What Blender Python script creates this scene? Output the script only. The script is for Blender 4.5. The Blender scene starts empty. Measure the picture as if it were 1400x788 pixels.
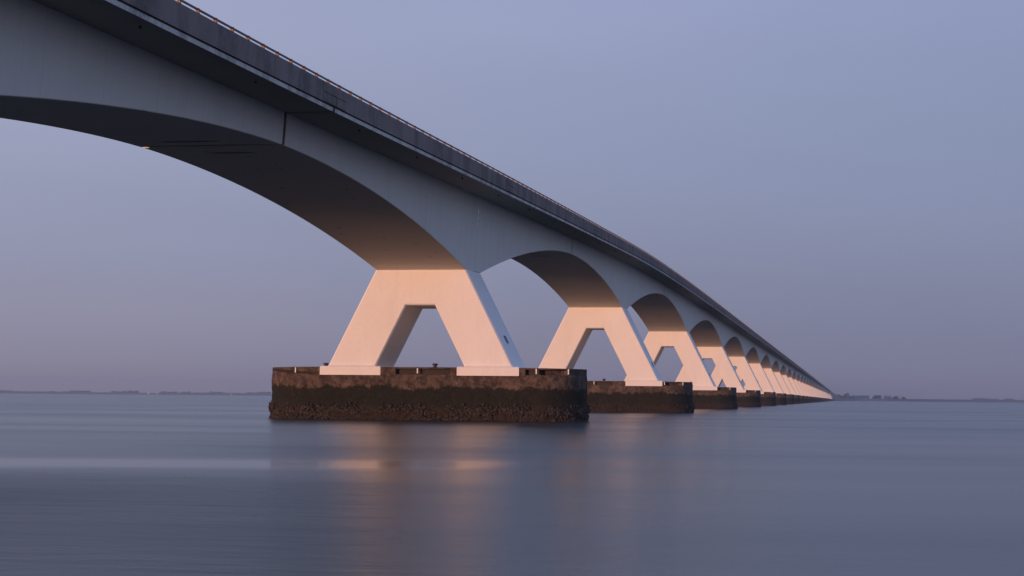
import bpy, math, random
from mathutils import Vector, Matrix, noise
random.seed(7)
sc = bpy.context.scene
C = sc.collection

# ------------------------------------------------------------------ camera
CX, CZ, YAW, PITCH, ROLL = 30.07, 1.70, 0.1793, 0.0597, 0.0088
F = Vector((-math.sin(YAW)*math.cos(PITCH), math.cos(YAW)*math.cos(PITCH), math.sin(PITCH)))
R = Vector((math.cos(YAW), math.sin(YAW), 0)); U = R.cross(F)
R2 = R*math.cos(ROLL) + U*math.sin(ROLL); U2 = -R*math.sin(ROLL) + U*math.cos(ROLL)
cam = bpy.data.cameras.new('camera'); cam_o = bpy.data.objects.new('camera', cam); C.objects.link(cam_o)
M = Matrix((R2, U2, -F)).transposed().to_4x4(); M.translation = Vector((CX, 0, CZ))
cam_o.matrix_world = M
cam.sensor_width = 36; cam.lens = 2500/1400*36; cam.clip_start = 0.3; cam.clip_end = 60000
sc.camera = cam_o

# ------------------------------------------------------------------ sky and sun
SUN_AZ = math.radians(35)       # the sun stands behind the camera, 35 deg left of the bridge axis
SUN_EL = math.radians(3.0)
to_sun = Vector((-math.sin(SUN_AZ)*math.cos(SUN_EL), -math.cos(SUN_AZ)*math.cos(SUN_EL), math.sin(SUN_EL)))
w = bpy.data.worlds.new('World'); sc.world = w; w.use_nodes = True
nt = w.node_tree; nt.nodes.clear()
def N(t, ty, **k):
    n = t.nodes.new(ty)
    for a, b in k.items(): setattr(n, a, b)
    return n
out = N(nt, 'ShaderNodeOutputWorld'); bg = N(nt, 'ShaderNodeBackground')
sky = N(nt, 'ShaderNodeTexSky'); sky.sky_type = 'NISHITA'; sky.sun_disc = False
sky.sun_elevation = SUN_EL; sky.sun_rotation = math.atan2(to_sun.x, to_sun.y)
sky.air_density = 1.0; sky.dust_density = 1.0; sky.ozone_density = 4.0
# opposite the low sun the sky is a dim mauve band under lavender blue; towards the sun it is the bright low-sun sky
tc = N(nt, 'ShaderNodeTexCoord'); sx = N(nt, 'ShaderNodeSeparateXYZ'); nt.links.new(tc.outputs['Generated'], sx.inputs[0])
def sky_ramp(stops):
    n = N(nt, 'ShaderNodeValToRGB'); el = n.color_ramp.elements
    while len(el) < len(stops): el.new(.5)
    for e, (p_, c_) in zip(el, stops): e.position = p_; e.color = (*c_, 1)
    nt.links.new(sx.outputs[2], n.inputs[0]); return n.outputs[0]
anti = sky_ramp([(0, (.190, .196, .290)), (.03, (.208, .220, .328)), (.07, (.230, .256, .380)), (.13, (.248, .296, .452)), (.20, (.280, .330, .520)), (.45, (.30, .40, .70)), (1, (.26, .41, .86))])
side = sky_ramp([(0, (.276, .254, .325)), (.03, (.288, .277, .366)), (.07, (.300, .314, .438)), (.13, (.335, .366, .515)), (.20, (.360, .390, .560)), (.45, (.33, .42, .70)), (1, (.26, .41, .86))])
dt = N(nt, 'ShaderNodeVectorMath', operation='DOT_PRODUCT'); nt.links.new(tc.outputs['Generated'], dt.inputs[0])
dt.inputs[1].default_value = Vector((to_sun.x, to_sun.y, 0)).normalized()
def mr(lo, hi):
    n = N(nt, 'ShaderNodeMapRange', interpolation_type='SMOOTHSTEP'); nt.links.new(dt.outputs['Value'], n.inputs[0])
    n.inputs[1].default_value = lo; n.inputs[2].default_value = hi; return n.outputs[0]
m1 = N(nt, 'ShaderNodeMix', data_type='RGBA'); nt.links.new(mr(-.92, -.45), m1.inputs[0]); nt.links.new(anti, m1.inputs[6]); nt.links.new(side, m1.inputs[7])
cl = N(nt, 'ShaderNodeTexNoise'); cl.inputs['Scale'].default_value = 3.0; cl.inputs['Detail'].default_value = 3
mpg = N(nt, 'ShaderNodeMapping'); mpg.inputs['Scale'].default_value = (1, 1, 4.5); nt.links.new(tc.outputs['Generated'], mpg.inputs[0]); nt.links.new(mpg.outputs[0], cl.inputs[0])
cr = N(nt, 'ShaderNodeMapRange'); nt.links.new(cl.outputs['Fac'], cr.inputs[0]); cr.inputs[1].default_value = .3; cr.inputs[2].default_value = .7; cr.inputs[3].default_value = .965; cr.inputs[4].default_value = 1.035
m3 = N(nt, 'ShaderNodeVectorMath', operation='SCALE'); nt.links.new(m1.outputs[2], m3.inputs[0]); nt.links.new(cr.outputs[0], m3.inputs['Scale'])
nis = N(nt, 'ShaderNodeVectorMath', operation='SCALE'); nis.inputs['Scale'].default_value = .10; nt.links.new(sky.outputs[0], nis.inputs[0])
m2 = N(nt, 'ShaderNodeMix', data_type='RGBA'); nt.links.new(mr(.1, .95), m2.inputs[0]); nt.links.new(m3.outputs[0], m2.inputs[6]); nt.links.new(nis.outputs[0], m2.inputs[7])
bg.inputs['Strength'].default_value = 1.0
nt.links.new(m2.outputs[2], bg.inputs['Color']); nt.links.new(bg.outputs[0], out.inputs['Surface'])
sun = bpy.data.lights.new('sun', 'SUN'); sun.energy = 4.1; sun.angle = math.radians(0.8); sun.color = (1.0, 0.535, 0.36)
sun_o = bpy.data.objects.new('sun', sun); C.objects.link(sun_o)
sun_o.rotation_euler = to_sun.to_track_quat('Z', 'Y').to_euler()
sc.view_settings.view_transform = 'Standard'; sc.view_settings.look = 'None'
sc.view_settings.exposure = 0; sc.view_settings.gamma = 1; sc.view_settings.use_curve_mapping = False

# ------------------------------------------------------------------ helpers
def mesh_obj(name, verts, faces, mat, parent=None, smooth=False, loc=(0, 0, 0)):
    me = bpy.data.meshes.new(name); me.from_pydata([tuple(v) for v in verts], [], faces); me.update()
    if mat:
        for q in (mat if isinstance(mat, tuple) else (mat,)): me.materials.append(q)
    if smooth:
        me.polygons.foreach_set('use_smooth', [True]*len(me.polygons))
    return link(name, me, parent, loc)
def link(name, me, parent=None, loc=(0, 0, 0)):
    o = bpy.data.objects.new(name, me); C.objects.link(o); o.location = loc
    if parent: o.parent = parent
    return o
class MB:
    def __init__(s): s.v = []; s.f = []
    def box(s, x0, x1, y0, y1, z0, z1):
        b = len(s.v)
        s.v += [(x0,y0,z0),(x1,y0,z0),(x1,y1,z0),(x0,y1,z0),(x0,y0,z1),(x1,y0,z1),(x1,y1,z1),(x0,y1,z1)]
        s.f += [(b,b+3,b+2,b+1),(b+4,b+5,b+6,b+7),(b,b+1,b+5,b+4),(b+1,b+2,b+6,b+5),(b+2,b+3,b+7,b+6),(b+3,b,b+4,b+7)]
    def sweep(s, rings, cap=True):
        """rings: list of equally long closed loops of points"""
        b = len(s.v); k = len(rings[0])
        for r in rings: s.v += list(r)
        for i in range(len(rings)-1):
            for j in range(k):
                a = b+i*k+j; c = b+i*k+(j+1) % k
                s.f.append((a, c, c+k, a+k))
        if cap:
            s.f.append(tuple(range(b+k-1, b-1, -1))); e = b+(len(rings)-1)*k
            s.f.append(tuple(range(e, e+k)))
    def cyl(s, x, y, z0, z1, r0, r1=None, k=12):
        r1 = r0 if r1 is None else r1
        s.sweep([[(x+r*math.cos(2*math.pi*i/k), y+r*math.sin(2*math.pi*i/k), z) for i in range(k)] for r, z in ((r0, z0), (r1, z1))])
    def make(s, name, mat, parent=None, smooth=False, loc=(0,0,0)): return mesh_obj(name, s.v, s.f, mat, parent, smooth, loc)

def new_mat(name):
    m = bpy.data.materials.new(name); m.use_nodes = True
    t = m.node_tree; t.nodes.clear()
    o = N(t, 'ShaderNodeOutputMaterial'); p = N(t, 'ShaderNodeBsdfPrincipled')
    t.links.new(p.outputs[0], o.inputs['Surface'])
    return m, t, p
def math_n(t, op, a, b=None, clamp=False):
    n = N(t, 'ShaderNodeMath', operation=op); n.use_clamp = clamp
    for i, v in enumerate((a, b)):
        if v is None: continue
        if hasattr(v, 'is_output'): t.links.new(v, n.inputs[i])
        else: n.inputs[i].default_value = v
    return n.outputs[0]
def noise_n(t, vec, scale, detail=4, rough=.55, mapscale=None):
    if mapscale:
        mp = N(t, 'ShaderNodeMapping'); mp.inputs['Scale'].default_value = mapscale
        t.links.new(vec, mp.inputs['Vector']); vec = mp.outputs[0]
    n = N(t, 'ShaderNodeTexNoise'); n.inputs['Scale'].default_value = scale
    n.inputs['Detail'].default_value = detail; n.inputs['Roughness'].default_value = rough
    t.links.new(vec, n.inputs['Vector']); return n.outputs['Fac']
def ramp(t, fac, stops, interp='LINEAR'):
    n = N(t, 'ShaderNodeValToRGB'); n.color_ramp.interpolation = interp
    el = n.color_ramp.elements
    while len(el) < len(stops): el.new(0.5)
    for e, (p, c) in zip(el, stops): e.position = p; e.color = c if len(c) == 4 else (*c, 1)
    t.links.new(fac, n.inputs[0]); return n.outputs[0]
def mix(t, fac, a, b, blend='MIX'):
    n = N(t, 'ShaderNodeMix', data_type='RGBA', blend_type=blend)
    for i, v in ((0, fac), (6, a), (7, b)):
        if hasattr(v, 'is_output'): t.links.new(v, n.inputs[i])
        elif i == 0: n.inputs[0].default_value = v
        else: n.inputs[i].default_value = (*v, 1)
    return n.outputs[2]
def smooth(t, v, lo, hi):
    n = N(t, 'ShaderNodeMapRange', interpolation_type='SMOOTHSTEP')
    t.links.new(v, n.inputs[0]); n.inputs[1].default_value = lo; n.inputs[2].default_value = hi
    return n.outputs[0]
def bump(t, p, h, strength, dist):
    b = N(t, 'ShaderNodeBump'); b.inputs['Strength'].default_value = strength; b.inputs['Distance'].default_value = dist
    t.links.new(h, b.inputs['Height']); t.links.new(b.outputs[0], p.inputs['Normal'])
def pos(t): return N(t, 'ShaderNodeNewGeometry').outputs['Position']
def sep(t, v):
    n = N(t, 'ShaderNodeSeparateXYZ'); t.links.new(v, n.inputs[0]); return n.outputs

def concrete(name, col, var=.15, streak=.25, rough=.8, spots_bounce=False, form=0, mottle=0):
    m, t, p = new_mat(name); P = pos(t); s = sep(t, P)
    n1 = noise_n(t, P, .35, 5); n2 = noise_n(t, P, 1.0, 5, .65, (.9, .9, .10)); n3 = noise_n(t, P, 9, 4)
    c = mix(t, n1, [v*(1-var) for v in col], [min(v*(1+var), .9) for v in col])
    st = smooth(t, n2, .5, .75)
    c = mix(t, math_n(t, 'MULTIPLY', st, streak), c, [v*.35 for v in col])
    c = mix(t, math_n(t, 'MULTIPLY', smooth(t, n3, .45, .7), .12), c, [v*.6 for v in col])
    if mottle:   # weathering: soft vertical washes and blotches
        m1 = noise_n(t, P, 1.0, 6, .65, (1, .55, .22)); m2_ = noise_n(t, P, 2.6, 5, .65)
        c = mix(t, math_n(t, 'MULTIPLY', smooth(t, m1, .38, .66), mottle), c, [v*.38 for v in col])
        c = mix(t, math_n(t, 'MULTIPLY', smooth(t, m2_, .5, .72), mottle*.6), c, [v*1.35 for v in col])
    if form:     # faint casting joints every few metres along the bridge
        fr = math_n(t, 'FRACT', math_n(t, 'DIVIDE', s[1], form))
        ln = math_n(t, 'LESS_THAN', fr, .02/form*2)
        c = mix(t, math_n(t, 'MULTIPLY', ln, .22), c, [v*.4 for v in col])
    if spots_bounce:    # tie holes and blots on the soffit, plus painted warm bounce light
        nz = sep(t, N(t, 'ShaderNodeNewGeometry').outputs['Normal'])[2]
        vo = N(t, 'ShaderNodeTexVoronoi'); vo.inputs['Scale'].default_value = .62; vo.inputs['Randomness'].default_value = .8
        t.links.new(P, vo.inputs['Vector'])
        k = math_n(t, 'MULTIPLY', smooth(t, math_n(t, 'ADD', vo.outputs['Distance'], math_n(t, 'MULTIPLY', n1, .25)), .26, .16), math_n(t, 'LESS_THAN', nz, -.5))
        c = mix(t, math_n(t, 'MULTIPLY', k, .75), c, (.05, .045, .04))
        c = mix(t, math_n(t, 'MULTIPLY', math_n(t, 'LESS_THAN', nz, -.5), .5), c, (.72, .63, .50))  # warm light bounced off the water, painted into the down-facing colour
        # rusty run-off blots on both sides of every hinge
        yl = math_n(t, 'SUBTRACT', math_n(t, 'FLOORED_MODULO', math_n(t, 'SUBTRACT', s[1], 84.05-47.5), 95.0), 47.5)
        for y0, x0, hx in ((-2.2, -.3, 1.9), (2.6, .1, 1.5), (-.3, 0, 4.2)):
            dx = math_n(t, 'DIVIDE', math_n(t, 'SUBTRACT', s[0], x0), hx)
            dy = math_n(t, 'DIVIDE', math_n(t, 'ADD', math_n(t, 'SUBTRACT', yl, y0), math_n(t, 'MULTIPLY', math_n(t, 'SUBTRACT', n3, .5), .3)), .42)
            d2 = math_n(t, 'ADD', math_n(t, 'MULTIPLY', dx, dx), math_n(t, 'MULTIPLY', dy, dy))
            k = math_n(t, 'MULTIPLY', smooth(t, d2, 1.1, .2), math_n(t, 'LESS_THAN', nz, -.5))
            c = mix(t, math_n(t, 'MULTIPLY', k, .8), c, (.10, .06, .04))
    t.links.new(c, p.inputs['Base Color']); p.inputs['Roughness'].default_value = rough
    p.inputs['Specular IOR Level'].default_value = .25
    bump(t, p, n3, .25, .02)
    return m
def plain(name, col, rough=.6, metal=0, var=.2, scale=3):
    m, t, p = new_mat(name); n = noise_n(t, pos(t), scale, 4)
    t.links.new(mix(t, n, [v*(1-var) for v in col], [min(1, v*(1+var)) for v in col]), p.inputs['Base Color'])
    p.inputs['Roughness'].default_value = rough; p.inputs['Metallic'].default_value = metal
    return m

MAT_white = concrete('white_painted_concrete', (.74, .73, .71), .07, .13, .7)
MAT_girder = concrete('grey_girder_concrete', (.71, .68, .62), .07, .12, .75, spots_bounce=True, form=5.2)
MAT_deck = concrete('deck_concrete', (.36, .335, .28), .12, .1)
MAT_fascia = concrete('pale_fascia_concrete', (.58, .55, .51), .3, .5, mottle=.75)
MAT_parapet = concrete('stained_parapet_concrete', (.21, .175, .165), .3, .35, mottle=.7)
MAT_rust = plain('rusty_steel', (.075, .036, .016), .8, 0, .8, 2.5)
MAT_rail = plain('dark_rail_paint', (.06, .035, .02), .5)
MAT_post = plain('orange_post_paint', (.25, .105, .03), .55)
MAT_grille = plain('grey_grille', (.22, .23, .25), .6)
MAT_black = plain('black_iron', (.015, .015, .017), .5)
MAT_pipe = plain('pale_pipe', (.85, .85, .85), .5)
MAT_strip = plain('white_marker_paint', (.75, .74, .72), .6)
MAT_asphalt = plain('asphalt', (.05, .05, .05), .9)

# pile cap: bare concrete above, algae in the tidal zone, mussels at the water
def cap_material():
    m, t, p = new_mat('tidal_concrete'); P = pos(t); s = sep(t, P)
    nA = noise_n(t, P, .5, 5, .6); nB = noise_n(t, P, 2.2, 6, .65); nC = noise_n(t, P, 7, 5, .6); nS = noise_n(t, P, 1.3, 4, .6, (1.3, 1.3, .25))
    tan = mix(t, smooth(t, nB, .3, .7), (.034, .024, .019), (.125, .090, .072))
    tan = mix(t, math_n(t, 'MULTIPLY', smooth(t, nS, .5, .68), .7), tan, (.035, .028, .024))
    tan = mix(t, math_n(t, 'MULTIPLY', smooth(t, nC, .58, .7), .5), tan, (.24, .19, .16))
    ln = math_n(t, 'ADD', math_n(t, 'SUBTRACT', s[2], 3.28), math_n(t, 'MULTIPLY', math_n(t, 'ADD', s[0], 7.4), .075))
    ln = math_n(t, 'SUBTRACT', ln, math_n(t, 'MULTIPLY', math_n(t, 'SUBTRACT', nB, .5), .12))
    ln = math_n(t, 'MULTIPLY', smooth(t, math_n(t, 'ABSOLUTE', ln), .13, .06), smooth(t, s[0], -7.4, -8.2))
    tan = mix(t, math_n(t, 'MULTIPLY', ln, .85), tan, (.02, .016, .013))
    green = mix(t, nB, (.006, .007, .005), (.022, .021, .013))
    green = mix(t, math_n(t, 'MULTIPLY', smooth(t, nC, .60, .70), .5), green, (.085, .068, .048))
    brown = mix(t, nC, (.006, .005, .004), (.048, .033, .022))
    z = math_n(t, 'ADD', s[2], math_n(t, 'MULTIPLY', math_n(t, 'SUBTRACT', nA, .5), 1.0))
    z = math_n(t, 'ADD', z, math_n(t, 'MULTIPLY', math_n(t, 'SUBTRACT', nB, .5), .8))
    z = math_n(t, 'ADD', z, math_n(t, 'MULTIPLY', math_n(t, 'SUBTRACT', nC, .5), .35))
    c = mix(t, smooth(t, z, 2.22, 2.5), green, tan)
    c = mix(t, smooth(t, z, 1.25, .75), c, brown)
    t.links.new(c, p.inputs['Base Color']); p.inputs['Roughness'].default_value = .85
    p.inputs['Specular IOR Level'].default_value = .2
    bump(t, p, math_n(t, 'ADD', nB, math_n(t, 'MULTIPLY', nC, .5)), .8, .12)
    return m
MAT_cap = cap_material()
MAT_dark = plain('dark_recess_concrete', (.035, .027, .022), .9, 0, .6, 2)  # dark tone for the panels set into the cap recesses
MAT_mussel = plain('mussel_shells', (.032, .023, .017), .7, 0, 1.0, 9)

# ------------------------------------------------------------------ water
def water_material():
    m, t, p = new_mat('sea_water'); P = pos(t); s = sep(t, P)
    p.inputs['Base Color'].default_value = (.006, .017, .021, 1)
    p.inputs['IOR'].default_value = 1.333
    big = noise_n(t, P, .05, 4, .55, (.35, 1, 1)); mid = noise_n(t, P, .4, 5, .6, (.3, 1, 1)); fine = noise_n(t, P, 1.6, 4, .6, (.45, 1, 1))
    # a calm slick drifting across the foreground: smoother water
    v = math_n(t, 'SUBTRACT', math_n(t, 'SUBTRACT', s[1], math_n(t, 'MULTIPLY', s[0], .27)), 39.3)
    v = math_n(t, 'ADD', v, math_n(t, 'MULTIPLY', math_n(t, 'SUBTRACT', mid, .5), 2.5))
    slick = math_n(t, 'MULTIPLY', smooth(t, math_n(t, 'ABSOLUTE', v), 4.6, 1.2), smooth(t, s[0], 23.0, 20.5))
    # a breeze ruffles the water near the bridge side of the foreground
    ruf = math_n(t, 'MULTIPLY', smooth(t, math_n(t, 'ADD', s[0], math_n(t, 'MULTIPLY', big, 6.0)), 33.0, 14.0), smooth(t, math_n(t, 'ADD', s[1], math_n(t, 'MULTIPLY', mid, 9.0)), 47.0, 33.0))
    r = math_n(t, 'ADD', .195, math_n(t, 'MULTIPLY', smooth(t, big, .35, .65), .075))
    r = math_n(t, 'ADD', r, math_n(t, 'MULTIPLY', ruf, .10))
    mx = N(t, 'ShaderNodeMix'); t.links.new(slick, mx.inputs[0]); t.links.new(r, mx.inputs[2]); mx.inputs[3].default_value = .13
    t.links.new(mx.outputs[0], p.inputs['Roughness'])
    h = math_n(t, 'ADD', math_n(t, 'MULTIPLY', math_n(t, 'SUBTRACT', mid, .5), .6), math_n(t, 'MULTIPLY', math_n(t, 'SUBTRACT', fine, .5), .26))
    h = math_n(t, 'MULTIPLY', h, math_n(t, 'SUBTRACT', 1.0, math_n(t, 'MULTIPLY', slick, .7)))
    h = math_n(t, 'MULTIPLY', h, math_n(t, 'ADD', 1.0, math_n(t, 'MULTIPLY', ruf, 2.0)))
    bump(t, p, h, .5, .08)
    return m
MAT_water = water_material()
wv = [(-12000, -6000, 0), (12000, -6000, 0), (12000, 14000, 0), (-12000, 14000, 0)]
water = mesh_obj('water', wv, [(0, 1, 2, 3)], MAT_water)
water['kind'] = 'structure'

# ------------------------------------------------------------------ bridge
SPAN = 95.0; Y1 = 128.85 + 2.7            # centre of the first pier in view
NLAST = 42
TAB = [(-3, 8.4), (-2, 10.3), (-1, 12.3), (0, 14.28), (.5, 15.28), (1, 16.43), (1.5, 17.5), (2, 18.42), (2.5, 18.80), (3, 18.93), (3.5, 18.96), (4, 18.96), (60, 18.96)]
def deck(n):
    for i in range(len(TAB)-1):
        if TAB[i][0] <= n <= TAB[i+1][0]: break
    x0, y0 = TAB[i]; x1, y1 = TAB[i+1]
    def sl(k):
        if k <= 0 or k >= len(TAB)-1: return (TAB[1][1]-TAB[0][1])/(TAB[1][0]-TAB[0][0]) if k <= 0 else 0
        return (TAB[k+1][1]-TAB[k-1][1])/(TAB[k+1][0]-TAB[k-1][0])
    h = x1-x0; u = (n-x0)/h; m0, m1 = sl(i)*h, sl(i+1)*h
    if x0 >= 3.5: return y0
    return (2*u**3-3*u*u+1)*y0+(u**3-2*u*u+u)*m0+(-2*u**3+3*u*u)*y1+(u**3-u*u)*m1
def yy(n): return Y1+(n-1)*SPAN
PT = 2.72            # half thickness of a pier along the bridge
DP = 5.5             # girder depth over the pier
def depth(sv):
    sv = abs(sv)*SPAN
    if sv <= PT: return DP
    u = (47.5-sv)/(47.5-PT)
    return 1.57+(DP-1.57)*max(u, 0)**1.83

bridge = bpy.data.objects.new('arched_bridge', None); C.objects.link(bridge); bridge.location = (0, yy(1), 0)
bridge['label'] = 'long concrete road bridge with arched spans on white A-shaped piers'; bridge['category'] = 'bridge'
HW = 3.70; BAT = .068; DE = 6.08; GAP = .21
cache = {}
def part(name, key, n, builder, mat, parent=None, smooth=False):
    """mesh in coordinates relative to (0, yy(n), 0); flat far units share their data"""
    par = parent or bridge
    k = (name, key) if n >= 4.5 else (name, key, n)
    if k not in cache:
        mb = MB(); builder(mb, n)
        o = mb.make(name, mat, None, smooth); cache[k] = o.data
        if name == 'deck_slab':
            for pl in o.data.polygons:
                if abs(pl.normal.x) > .7 and abs(pl.center.x) > DE-.02: pl.material_index = 1
    else:
        o = link(name, cache[k])
    o.parent = par
    o.location = (0, yy(n)-yy(1), 0) if par is bridge else (0, 0, 0)
    return o

def b_girder(mb, n):
    rings = []
    ys = []
    K = 30 if n < 5 else 14
    for i in range(K+1): ys.append(-47.5+GAP+(47.5-GAP-PT)*i/K)
    ys += [0.0] + [-y for y in reversed(ys)]
    for y in ys:
        d = deck(n+y/SPAN); D = depth(y/SPAN); hb = HW-BAT*D
        c = .03
        rings.append([(-hb+c, y, d-D), (hb-c, y, d-D), (hb, y, d-D+c), (HW, y, d+.02), (-HW, y, d+.02), (-hb, y, d-D+c)])
    mb.sweep(rings)
def rows(n, y0, y1, K): return [(y0+(y1-y0)*i/K, deck(n+(y0+(y1-y0)*i/K)/SPAN)) for i in range(K+1)]
def b_deck(mb, n):
    mb.sweep([[(-DE, y, d), (DE, y, d), (DE, y, d+.19), (DE-.09, y, d+.20), (DE-.09, y, d+.40), (-DE+.09, y, d+.40), (-DE+.09, y, d+.20), (-DE, y, d+.19)]
              for y, d in rows(n, -47.5+.2, 47.5-.2, 40 if n < 5 else 6)])
def b_parapet(side, half):
    def f(mb, n):
        y0, y1 = (-47.5+.03, -.03) if half < 0 else (.03, 47.5-.03)
        a, b = 5.98, 6.13
        mb.sweep([[(side*a, y, d+.26), (side*b, y, d+.26), (side*b, y, d+1.21), (side*(b-.03), y, d+1.24), (side*(a+.03), y, d+1.24), (side*a, y, d+1.21)]
                  for y, d in rows(n, y0, y1, 24 if n < 5 else 3)])
    return f
def b_rail(side, half):
    def f(mb, n):
        y0, y1 = (-47.5+.02, -.02) if half < 0 else (.02, 47.5-.02)
        x = side*6.06
        mb.sweep([[(x-.035, y, d+1.345), (x+.035, y, d+1.345), (x+.035, y, d+1.415), (x-.035, y, d+1.415)] for y, d in rows(n, y0, y1, 24 if n < 5 else 3)])
    return f
def b_hinge(mb, n):      # between unit n and n+1, relative to pier n
    y = 47.5; d = deck(n+.5); i = .05
    hb = HW-BAT*1.57-i
    mb.sweep([[(-hb, yv, d-1.51), (hb, yv, d-1.51), (HW-i, yv, d+.01), (-HW+i, yv, d+.01)] for yv in (y-.7, y+.7)])
def b_filler(mb, n):
    d = deck(n+.5); mb.box(-DE+.05, DE-.05, 47.5-.4, 47.5+.4, d+.03, d+.38)
def b_pier(mb, n):
    zs = deck(n)-DP; zb = 3.84; ht = HW-BAT*DP
    xo = ht+.5*(zs-zb); zo = zs-2.63; wo = 1.07; wi = wo+.5*(zo-zb)
    pts = [(-xo, zb), (-wi, zb), (-wo, zo), (wo, zo), (wi, zb), (xo, zb), (ht, zs), (-ht, zs)]
    ch = .10
    def ring(y, inset):
        o = []
        k = len(pts)
        for i in range(k):
            p0, p1, p2 = Vector(pts[i-1]), Vector(pts[i]), Vector(pts[(i+1) % k])
            d1 = (p1-p0).normalized(); d2 = (p2-p1).normalized()
            n1 = Vector((-d1.y, d1.x)); n2 = Vector((-d2.y, d2.x))
            # polygon runs along the bottom first: left normal points inwards
            m = (n1+n2); m = m/max(m.dot(n1), .2)
            q = p1+m*inset
            o.append((q.x, y, q.y))
        return o
    mb.sweep([ring(-PT, ch), ring(-PT+ch, 0), ring(PT-ch, 0), ring(PT, ch)])
def b_plinth(sg):
    def f(mb, n):
        zs = deck(n)-DP; xo = HW-BAT*DP+.5*(zs-3.84); a, b = xo-4.05, xo+.48
        if sg < 0: a, b = -b, -a
        c = .06; PF = CR+.03
        mb.sweep([[(a, -PF, 3.22), (b, -PF, 3.22), (b, PF, 3.22), (a, PF, 3.22)],
                  [(a, -PF, 3.80), (b, -PF, 3.80), (b, PF, 3.80), (a, PF, 3.80)],
                  [(a+c, -PF+c, 3.86), (b-c, -PF+c, 3.86), (b-c, PF-c, 3.86), (a+c, PF-c, 3.86)]])
    return f
def stadium(L, Rr, k=20, straight=30):
    o = []
    for i in range(straight): o.append((-(L-Rr)+2*(L-Rr)*i/straight, -Rr, 0, -1))
    for i in range(k): a = -math.pi/2+math.pi*i/k; o.append((L-Rr+Rr*math.cos(a), Rr*math.sin(a), math.cos(a), math.sin(a)))
    for i in range(straight): o.append(((L-Rr)-2*(L-Rr)*i/straight, Rr, 0, 1))
    for i in range(k): a = math.pi/2+math.pi*i/k; o.append((-(L-Rr)+Rr*math.cos(a), Rr*math.sin(a), math.cos(a), math.sin(a)))
    return o
CL, CR = 11.8, 3.1
def b_cap(mb, n):
    fine = n <= 3
    st = stadium(CL-.9*(n == 0), CR, 44 if fine else 14, 150 if fine else 10)
    zl = [-1.2]+[3.27*i/(34 if fine else 6) for i in range((34 if fine else 6)+1)]
    rings = []
    for z in zl:
        r = []
        for x, y, nx, ny in st:
            q = Vector((x*.9+n*17.3, y*.9, z*.9))
            d = .05*noise.noise(q)+.03*noise.noise(q*3.1)
            if z < 1.3: d += (.10+.10*noise.noise(q*4.3))*min(1, (1.3-z)/.5)
            if z > 3.0: d -= .03*(z-3.0)/.27*(.3+noise.noise(q*2))
            r.append((x+nx*d, y+ny*d, z+(.03*noise.noise(q*2) if z > 3 else 0)))
        rings.append(r)
    mb.sweep(rings)
RECESS = [(-1.72, 2.33), (7.78, 10.6)]
def b_core(mb, n):
    """upper band of the cap: flush with the body, set back where the photo shows dark openings under the slab"""
    Lx = CL-.03-.9*(n == 0); st = stadium(Lx, CR-.03, 30, 60 if n <= 6 else 12)
    def ins(x, y):
        if y > 0 or n > 6: return 0
        return .6 if any(a_ < x < b_ for a_, b_ in RECESS) else 0
    mb.sweep([[(x-a_*ins(x, y)*.9, y+(.6*(-b_) if ins(x, y) else 0), z) for x, y, a_, b_ in st] for z in (3.15, 3.70)])
def b_panel(a, b):
    def f(mb, n): mb.box(a+.03, b-.03, -CR+.30, -CR+.56, 3.20, 3.685)
    return f
def b_slab(mb, n):
    st = stadium(CL-.02-.9*(n == 0), CR-.02, 26, 40)
    rings = []
    for z, g in ((3.69, .02), (3.71, 0), (3.79, 0), (3.81, .03)):
        rings.append([(x-a*g+.012*noise.noise(Vector((x*2, y*2, z+n))), y-b*g, z-.045*max(0, abs(x)-7)/4*1.0+.01*noise.noise(Vector((x, y, 5.+n)))) for x, y, a, b in st])
    mb.sweep(rings)
def b_block(a, b):
    def f(mb, n): mb.box(a, b, -CR-.015, -CR+.9, 3.18, 3.70)
    return f
def b_strip(x):
    def f(mb, n):
        y = -CR-.02 if abs(x) <= CL-CR else -math.sqrt(max(0, CR*CR-(abs(x)-(CL-CR))**2))-.02
        mb.box(x-.04, x+.04, y-.03, y+.05, 3.36, 3.74)
    return f
def b_bollard(x):
    def f(mb, n):
        y = -CR+.55
        mb.sweep([[(x+q*math.cos(k_*math.pi/7), y+q*math.sin(k_*math.pi/7), z) for k_ in range(14)] for z, q in ((3.78, .19), (3.83, .19), (3.86, .13), (3.95, .13), (3.98, .20), (4.05, .21), (4.09, .15))])
    return f
def mussels(mb, n):
    rnd = random.Random(100+n)
    cnt = {1: 5200, 2: 2200, 3: 1200, 0: 1500}.get(n, 500)
    P_len = 2*(CL-CR)
    for i in range(cnt):
        u = rnd.random()
        if u < .62: x = rnd.uniform(-(CL-CR), CL-CR); y = -CR; nx, ny = 0, -1
        else:
            a = rnd.uniform(-math.pi/2, math.pi/2); sg = 1 if rnd.random() < .6 else -1
            nx, ny = sg*math.cos(a), math.sin(a); x = sg*(CL-CR)+CR*nx; y = CR*ny
        z = rnd.uniform(-.1, 1.25)*rnd.uniform(.5, 1)
        if noise.noise(Vector((x*.8, y*.8, z*2+n))) < -.12: continue
        s = rnd.uniform(.03, .11); off = .12+rnd.uniform(-.02, .06)
        c = Vector((x+nx*off, y+ny*off, z)); ax = Vector((rnd.gauss(0, 1), rnd.gauss(0, 1), rnd.gauss(0, 1.4))).normalized()
        b1 = ax.orthogonal().normalized(); b2 = ax.cross(b1); k = len(mb.v)
        for v in (ax*1.5, b1, b2*.7, -b1, -b2*.7, -ax*1.2): mb.v.append(tuple(c+v*s))
        for q in ((0,1,2),(0,2,3),(0,3,4),(0,4,1),(5,2,1),(5,3,2),(5,4,3),(5,1,4)): mb.f.append(tuple(k+j for j in q))

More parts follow.
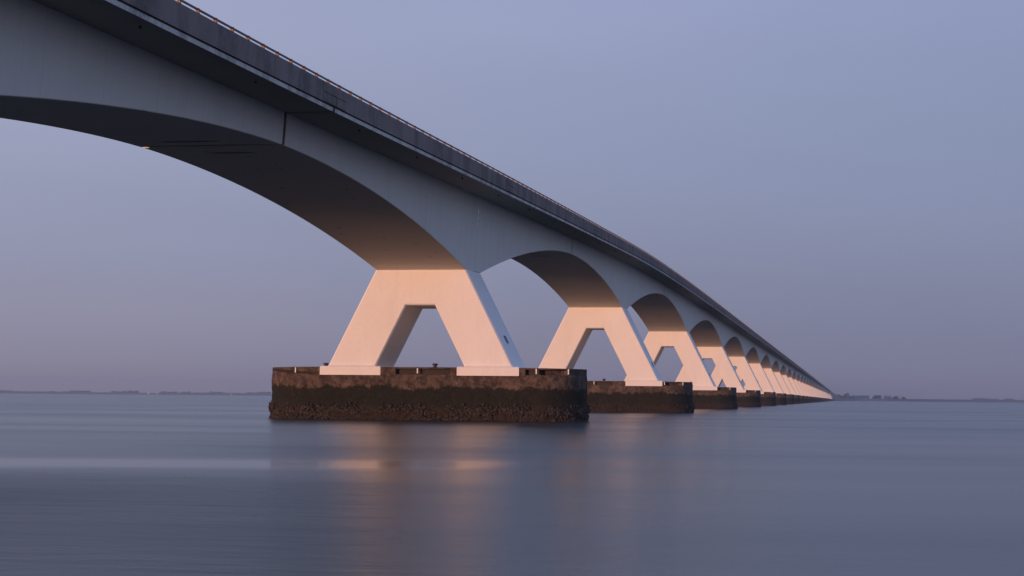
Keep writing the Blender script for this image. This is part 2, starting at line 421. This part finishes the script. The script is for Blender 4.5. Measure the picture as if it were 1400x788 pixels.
def b_cover(half):
    def f(mb, n):            # steel cover plates over the parapet joint, upper and lower with a slot between
        y = 0 if half == 0 else 47.5
        d = deck(n+y/SPAN); g = (deck(n+(y+2)/SPAN)-deck(n+(y-2)/SPAN))/4
        for y0, y1, z0, z1 in ((-2, 2, .74, 1.19), (-2, .15, .29, .68), (.22, 2, .29, .68)):
            b = len(mb.v)
            for x in (6.10, 6.155):
                for yv, zv in ((y0, z0), (y1, z0), (y1, z1), (y0, z1)): mb.v.append((x, y+yv, d+g*yv+zv))
            mb.f += [(b,b+3,b+2,b+1),(b+4,b+5,b+6,b+7),(b,b+1,b+5,b+4),(b+1,b+2,b+6,b+5),(b+2,b+3,b+7,b+6),(b+3,b,b+4,b+7)]
    return f

post_me = None
def posts():
    mb = MB(); mb.box(-.055, .055, -.045, .045, 0, .19); mb.box(-.075, .075, -.065, .065, .105, .165); mb.box(-.07, .07, -.06, .06, -.01, .02)
    me = bpy.data.meshes.new('rail_post'); me.from_pydata(mb.v, [], mb.f); me.update(); me.materials.append(MAT_post)
    return me
post_me = posts()
far_posts = MB()
for n in range(-1, NLAST+1):
    if n >= 0:
        pr = part('pier', 'a', n, b_pier, MAT_white)
        for sg in (-1, 1): part('plinth', sg, n, b_plinth(sg), MAT_white, pr)
        cp = part('pile_cap', 'c', n, b_cap, MAT_cap, None, n <= 3)
        part('cap_core', 'k', n, b_core, MAT_cap, cp); part('cap_slab', 's', n, b_slab, MAT_cap, cp)
        if n <= 6:
            for a, b in ((-2.64, -1.70), (2.31, 2.72), (7.42, 7.80)): part('cap_block', a, n, b_block(a, b), MAT_cap, cp)
            for a, b in RECESS: part('recess_panel', a, n, b_panel(a, min(b, 8.9)), MAT_dark, cp)
            for x in (-9.2, -.07, 8.6, 10.79): part('marker_strip', x, n, b_strip(x), MAT_strip, cp)
            for x in (-7.05, 1.1): part('bollard', x, n, b_bollard(x), MAT_black, cp)
            if n: g = part('mussel_growth', 'm', n, mussels, MAT_mussel, cp); g['kind'] = 'stuff'
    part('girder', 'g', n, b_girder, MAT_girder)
    part('deck_slab', 'd', n, b_deck, (MAT_deck, MAT_fascia))
    if n < NLAST:
        part('hinge', 'h', n, b_hinge, MAT_rust); part('joint_filler', 'f', n, b_filler, MAT_black)
    for half in (-1, 1):
        for side in (1, -1):
            pa = part('parapet', (side, half), n, b_parapet(side, half), MAT_parapet)
            part('hand_rail', (side, half), n, b_rail(side, half), MAT_rail, pa)
            for i in range(24):
                y = half*(i+.5)*47.5/24
                if abs(y) > 47.3: continue
                d = deck(n+y/SPAN)
                if side > 0 and (0 <= n <= 3) and yy(n)+y > 45 and yy(n)+y < 340:
                    o = link('rail_post', post_me, pa, (6.06, y, d+1.235))
                elif side > 0 and n < 14 or n < 4:
                    far_posts.box(side*6.06-.055, side*6.06+.055, yy(n)-yy(1)+y-.045, yy(n)-yy(1)+y+.045, d+1.235, d+1.42)
    if n <= 5:
        for i in range(-3, 4):
            y = i*13.0-1.5
            mb = MB(); d = deck(n+y/SPAN); mb.cyl(5.47, y, d-.10, d+.02, .055, .055, 10)
            mb.make('drain_pipe', MAT_black, bridge, False, (0, yy(n)-yy(1), 0))
    if 0 <= n <= 4:
        part('joint_cover', 0, n, b_cover(0), MAT_parapet); part('joint_cover', 1, n, b_cover(1), MAT_parapet)
o = far_posts.make('rail_post_run', MAT_post, bridge); o['kind'] = 'stuff'

# small grille on the right-hand slope of every near pier leg, and a pipe on the web over the first pier
for n in range(1, 5):
    mb = MB(); zc = 5.9; ht = HW-BAT*DP; zs = deck(n)-DP; xo = ht+.5*(zs-zc)
    for i in range(4):
        y = -.55+i*.2
        b = len(mb.v)
        for off in (-.02, .05):
            for dy, dz in ((0, -.27), (.07, -.27), (.07, .27), (0, .27)):
                mb.v.append((xo-.5*dz+off, y+dy, zc+dz+off*.5))
        mb.f += [(b,b+3,b+2,b+1),(b+4,b+5,b+6,b+7),(b,b+1,b+5,b+4),(b+1,b+2,b+6,b+5),(b+2,b+3,b+7,b+6),(b+3,b,b+4,b+7)]
    mb.make('leg_grille', MAT_grille, bridge, False, (0, yy(n)-yy(1), 0))['kind'] = 'stuff'
def web_box(y0, y1, z0, z1, proud, name, mat, par):
    xa, xb = HW-BAT*(16.43-z0), HW-BAT*(16.43-z1); mb = MB()
    mb.sweep([[(x_-.02, y0, z), (x_+proud, y0, z), (x_+proud, y1, z), (x_-.02, y1, z)] for x_, z in ((xa, z0), (xb, z1))])
    return mb.make(name, mat, par)
wp = web_box(-.16, .20, 14.32, 15.5, .035, 'web_strip', MAT_pipe, bridge)
for z in (14.62, 15.1): web_box(.205, .40, z, z+.10, .03, 'web_clip', MAT_black, wp)

# ------------------------------------------------------------------ far shore
def grass_mat():
    m, t, p = new_mat('far_grass'); P = pos(t); n = noise_n(t, P, .02, 4)
    t.links.new(mix(t, n, (.06, .085, .075), (.085, .11, .09)), p.inputs['Base Color']); p.inputs['Roughness'].default_value = .9
    return m
MAT_grass = grass_mat(); MAT_leaf = plain('far_foliage', (.085, .098, .090), .9, 0, .4, .1)
SH = [(-9000, 6300), (-6000, 5600), (-2450, 5000), (-1570, 4850), (-600, 4500), (-60, 4085), (60, 4085), (230, 4150), (450, 4120), (1500, 4500), (5000, 5200), (9000, 5600)]
def shore_y(x):
    for (a, b), (c, d) in zip(SH, SH[1:]):
        if a <= x <= c: return b+(d-b)*(x-a)/(c-a)
    return SH[-1][1]
xs = []
x = -9000
while x < 9000: xs.append(x); x += 60 if abs(x) < 3000 else 300
xs.append(9000)
prof = [(0, -.6), (8, .6), (26, 5.2), (32, 5.6), (38, 5.4), (60, 2.6), (900, 2.6), (905, -.6)]
mb = MB(); k = len(prof)
for x in xs:
    f = 1+.15*noise.noise(Vector((x*.004, 3, 0)))
    for d, z in prof: mb.v.append((x, shore_y(x)+d, z*f))
for i in range(len(xs)-1):
    for j in range(k-1):
        a = i*k+j; mb.f.append((a, a+k, a+k+1, a+1))
o = mb.make('far_shore', MAT_grass, None, True); o['kind'] = 'structure'
# approach embankment at the far end of the bridge
mb = MB(); rings = []
for y, hgt, hw in ((4040, 2, 16), (4070, 18.6, 8), (4160, 18.6, 8), (4500, 8, 8), (4700, 3, 8)):
    rings.append([(-hw-hgt*1.6, y, -.5), (hw+hgt*1.6, y, -.5), (hw, y, hgt), (-hw, y, hgt)])
mb.sweep(rings); o = mb.make('embankment', MAT_grass); o['kind'] = 'structure'

def crown(mb, c, rx, rz, rnd, leaves):
    """loose mass of leaf clumps spread through an ellipsoid"""
    for i in range(leaves):
        v = Vector((rnd.gauss(0, 1), rnd.gauss(0, 1), rnd.gauss(0, 1))).normalized()*rnd.random()**.4
        q = Vector((c[0]+v.x*rx, c[1]+v.y*rx, c[2]+v.z*rz)); s = rnd.uniform(.8, 1.9)
        a = Vector((rnd.gauss(0, 1), rnd.gauss(0, 1), rnd.gauss(0, .6))).normalized()*s; b = a.orthogonal().normalized()*s
        d = a.cross(b).normalized()*s*.5; k = len(mb.v)
        mb.v += [tuple(q+a), tuple(q+b), tuple(q-a), tuple(q-b), tuple(q+d), tuple(q-d)]
        mb.f += [(k,k+1,k+4),(k+1,k+2,k+4),(k+2,k+3,k+4),(k+3,k,k+4),(k+1,k,k+5),(k+2,k+1,k+5),(k+3,k+2,k+5),(k,k+3,k+5)]
def px_x(px, Y):           # world X seen in photo column px at distance Y
    return CX+Y*math.tan(math.atan((px-700)/2500)-YAW)
rnd = random.Random(5)
def wood(name, label, spans):
    mb = MB()
    for p0, p1, h0, h1, back in spans:
        p = p0
        while p < p1:
            X = px_x(p, 4900 if p < 600 else 4200); Yb = shore_y(X)+back+rnd.uniform(0, 60); X = px_x(p, Yb)
            h = (.72 if p < 600 else .9)*(h0+(h1-h0)*rnd.random())*(.72+.45*max(0, min(1, .5+1.1*noise.noise(Vector((p*.16, 7.7, 0)))))); r = h*rnd.uniform(.28, .5)
            mb.cyl(X, Yb, 2.0, 2.6+h*.5, .35, .2, 5)
            crown(mb, (X, Yb, 2.6+h*.62), r, h*.42, rnd, 70)
            p += r*rnd.uniform(.5, 1.7)/(2.0 if p < 600 else 1.7)
    o = mb.make(name, MAT_leaf); o['kind'] = 'stuff'; o['label'] = label; o['category'] = 'woodland'
wood('woodland', 'dark hazy line of trees along the far left shore', [(-40, 20, 7, 9, 60), (100, 125, 7, 11, 60), (155, 175, 7, 10, 60), (178, 190, 9, 12, 60), (222, 245, 8, 11, 60), (250, 262, 7, 10, 60), (290, 310, 7, 11, 60), (340, 372, 8, 11, 60), (20, 100, 3, 6, 60), (262, 340, 3, 6, 60)])
wood('woodland', 'hazy trees at the far end of the bridge', [(1138, 1157, 11, 15, 40), (1156, 1163, 15, 18, 60), (1163, 1170, 8, 10, 60), (1195, 1206, 9, 12, 60), (1222, 1240, 7, 10, 90), (1332, 1342, 6, 12, 800), (1342, 1366, 4, 9, 800), (1374, 1387, 5, 11, 800)])
MAT_wall = plain('far_wall', (.20, .20, .21), .9); MAT_roof = plain('far_roof', (.13, .135, .15), .8); MAT_palewall = plain('far_pale_wall', (.32, .33, .34), .8); MAT_sail = plain('sail_cloth', (.8, .8, .8), .8)
def house(px, wpx, wall_h, roof_h, label, cat, wallm, roofm, back=70):
    X = px_x(px, 4200); Yb = shore_y(X)+back; X = px_x(px, Yb); wd = wpx*1.7/2; dp = 6
    e = bpy.data.objects.new('farm_building', None); C.objects.link(e); e.location = (X, Yb, 2.4)
    e['label'] = label; e['category'] = cat; e['group'] = 'buildings on the far shore'
    mb = MB(); mb.box(-wd, wd, -dp, dp, 0, wall_h); mb.make('wall', wallm, e)
    mb = MB(); mb.sweep([[(x_, -dp-.5, wall_h-.1), (x_, dp+.5, wall_h-.1), (x_, 0, wall_h+roof_h)] for x_ in (-wd-.4, wd+.4)]); mb.make('roof', roofm, e)
house(1178, 20, 5.0, 5.0, 'long dark barn on the far shore, right of the tall trees at the bridge end', 'barn', MAT_wall, MAT_roof)
house(1214, 9, 5.5, 5.0, 'dark-roofed house on the far shore between the long barn and the pale houses', 'house', MAT_wall, MAT_roof)
house(1231, 4, 5.0, 3.5, 'small pale house on the far shore, left of the two pale ones', 'house', MAT_palewall, MAT_palewall)
house(1242, 5, 5.0, 3.0, 'small pale house on the far shore, right of the two pale ones', 'house', MAT_palewall, MAT_palewall)
def sailboat(px, Y, h, label):
    e = bpy.data.objects.new('sailing_boat', None); C.objects.link(e); e.location = (px_x(px, Y), Y, 0)
    e['label'] = label; e['category'] = 'boat'; e['group'] = 'white boats under the far left shore'
    mb = MB(); mb.sweep([[(x_, -w_, .9), (x_, 0, -.3*(w_ > .1)), (x_, w_, .9), (x_, w_*.8, 1.1), (x_, -w_*.8, 1.1)] for x_, w_ in ((-4, .9), (-1, 1.3), (2, 1.0), (4.6, .05))]); mb.make('hull', MAT_palewall, e)
    mb = MB(); mb.cyl(.4, 0, 1, h+1.8, .09, .05, 6); mb.make('mast', MAT_pipe, e)
    mb = MB(); mb.sweep([[(.25, y_, 1.8), (-3.2, y_*.3, 1.9), (-1.6, y_*3, h*.55), (.25, y_, h+1.5)] for y_ in (-.06, .06)]); mb.make('sail', MAT_sail, e)
sailboat(205.5, 4300, 7.5, 'tiny white sailing boat, leftmost of the three under the far left shore')
sailboat(217, 4500, 5.5, 'tiny white sailing boat, middle one of the three under the far left shore')
sailboat(318, 4500, 4.5, 'tiny white sailing boat nearest the big pier under the far left shore')

# ------------------------------------------------------------------ haze
mb = MB(); mb.box(-9500, 9500, -900, 7200, -1.0, 60)
m = bpy.data.materials.new('haze_air'); m.use_nodes = True; t = m.node_tree; t.nodes.clear()
o_ = N(t, 'ShaderNodeOutputMaterial'); pv = N(t, 'ShaderNodeVolumePrincipled')
pv.inputs['Color'].default_value = (.43, .54, .70, 1); pv.inputs['Density'].default_value = 1.6e-4; pv.inputs['Anisotropy'].default_value = 0
t.links.new(pv.outputs[0], o_.inputs['Volume'])
hz = mb.make('haze', m); hz['kind'] = 'stuff'
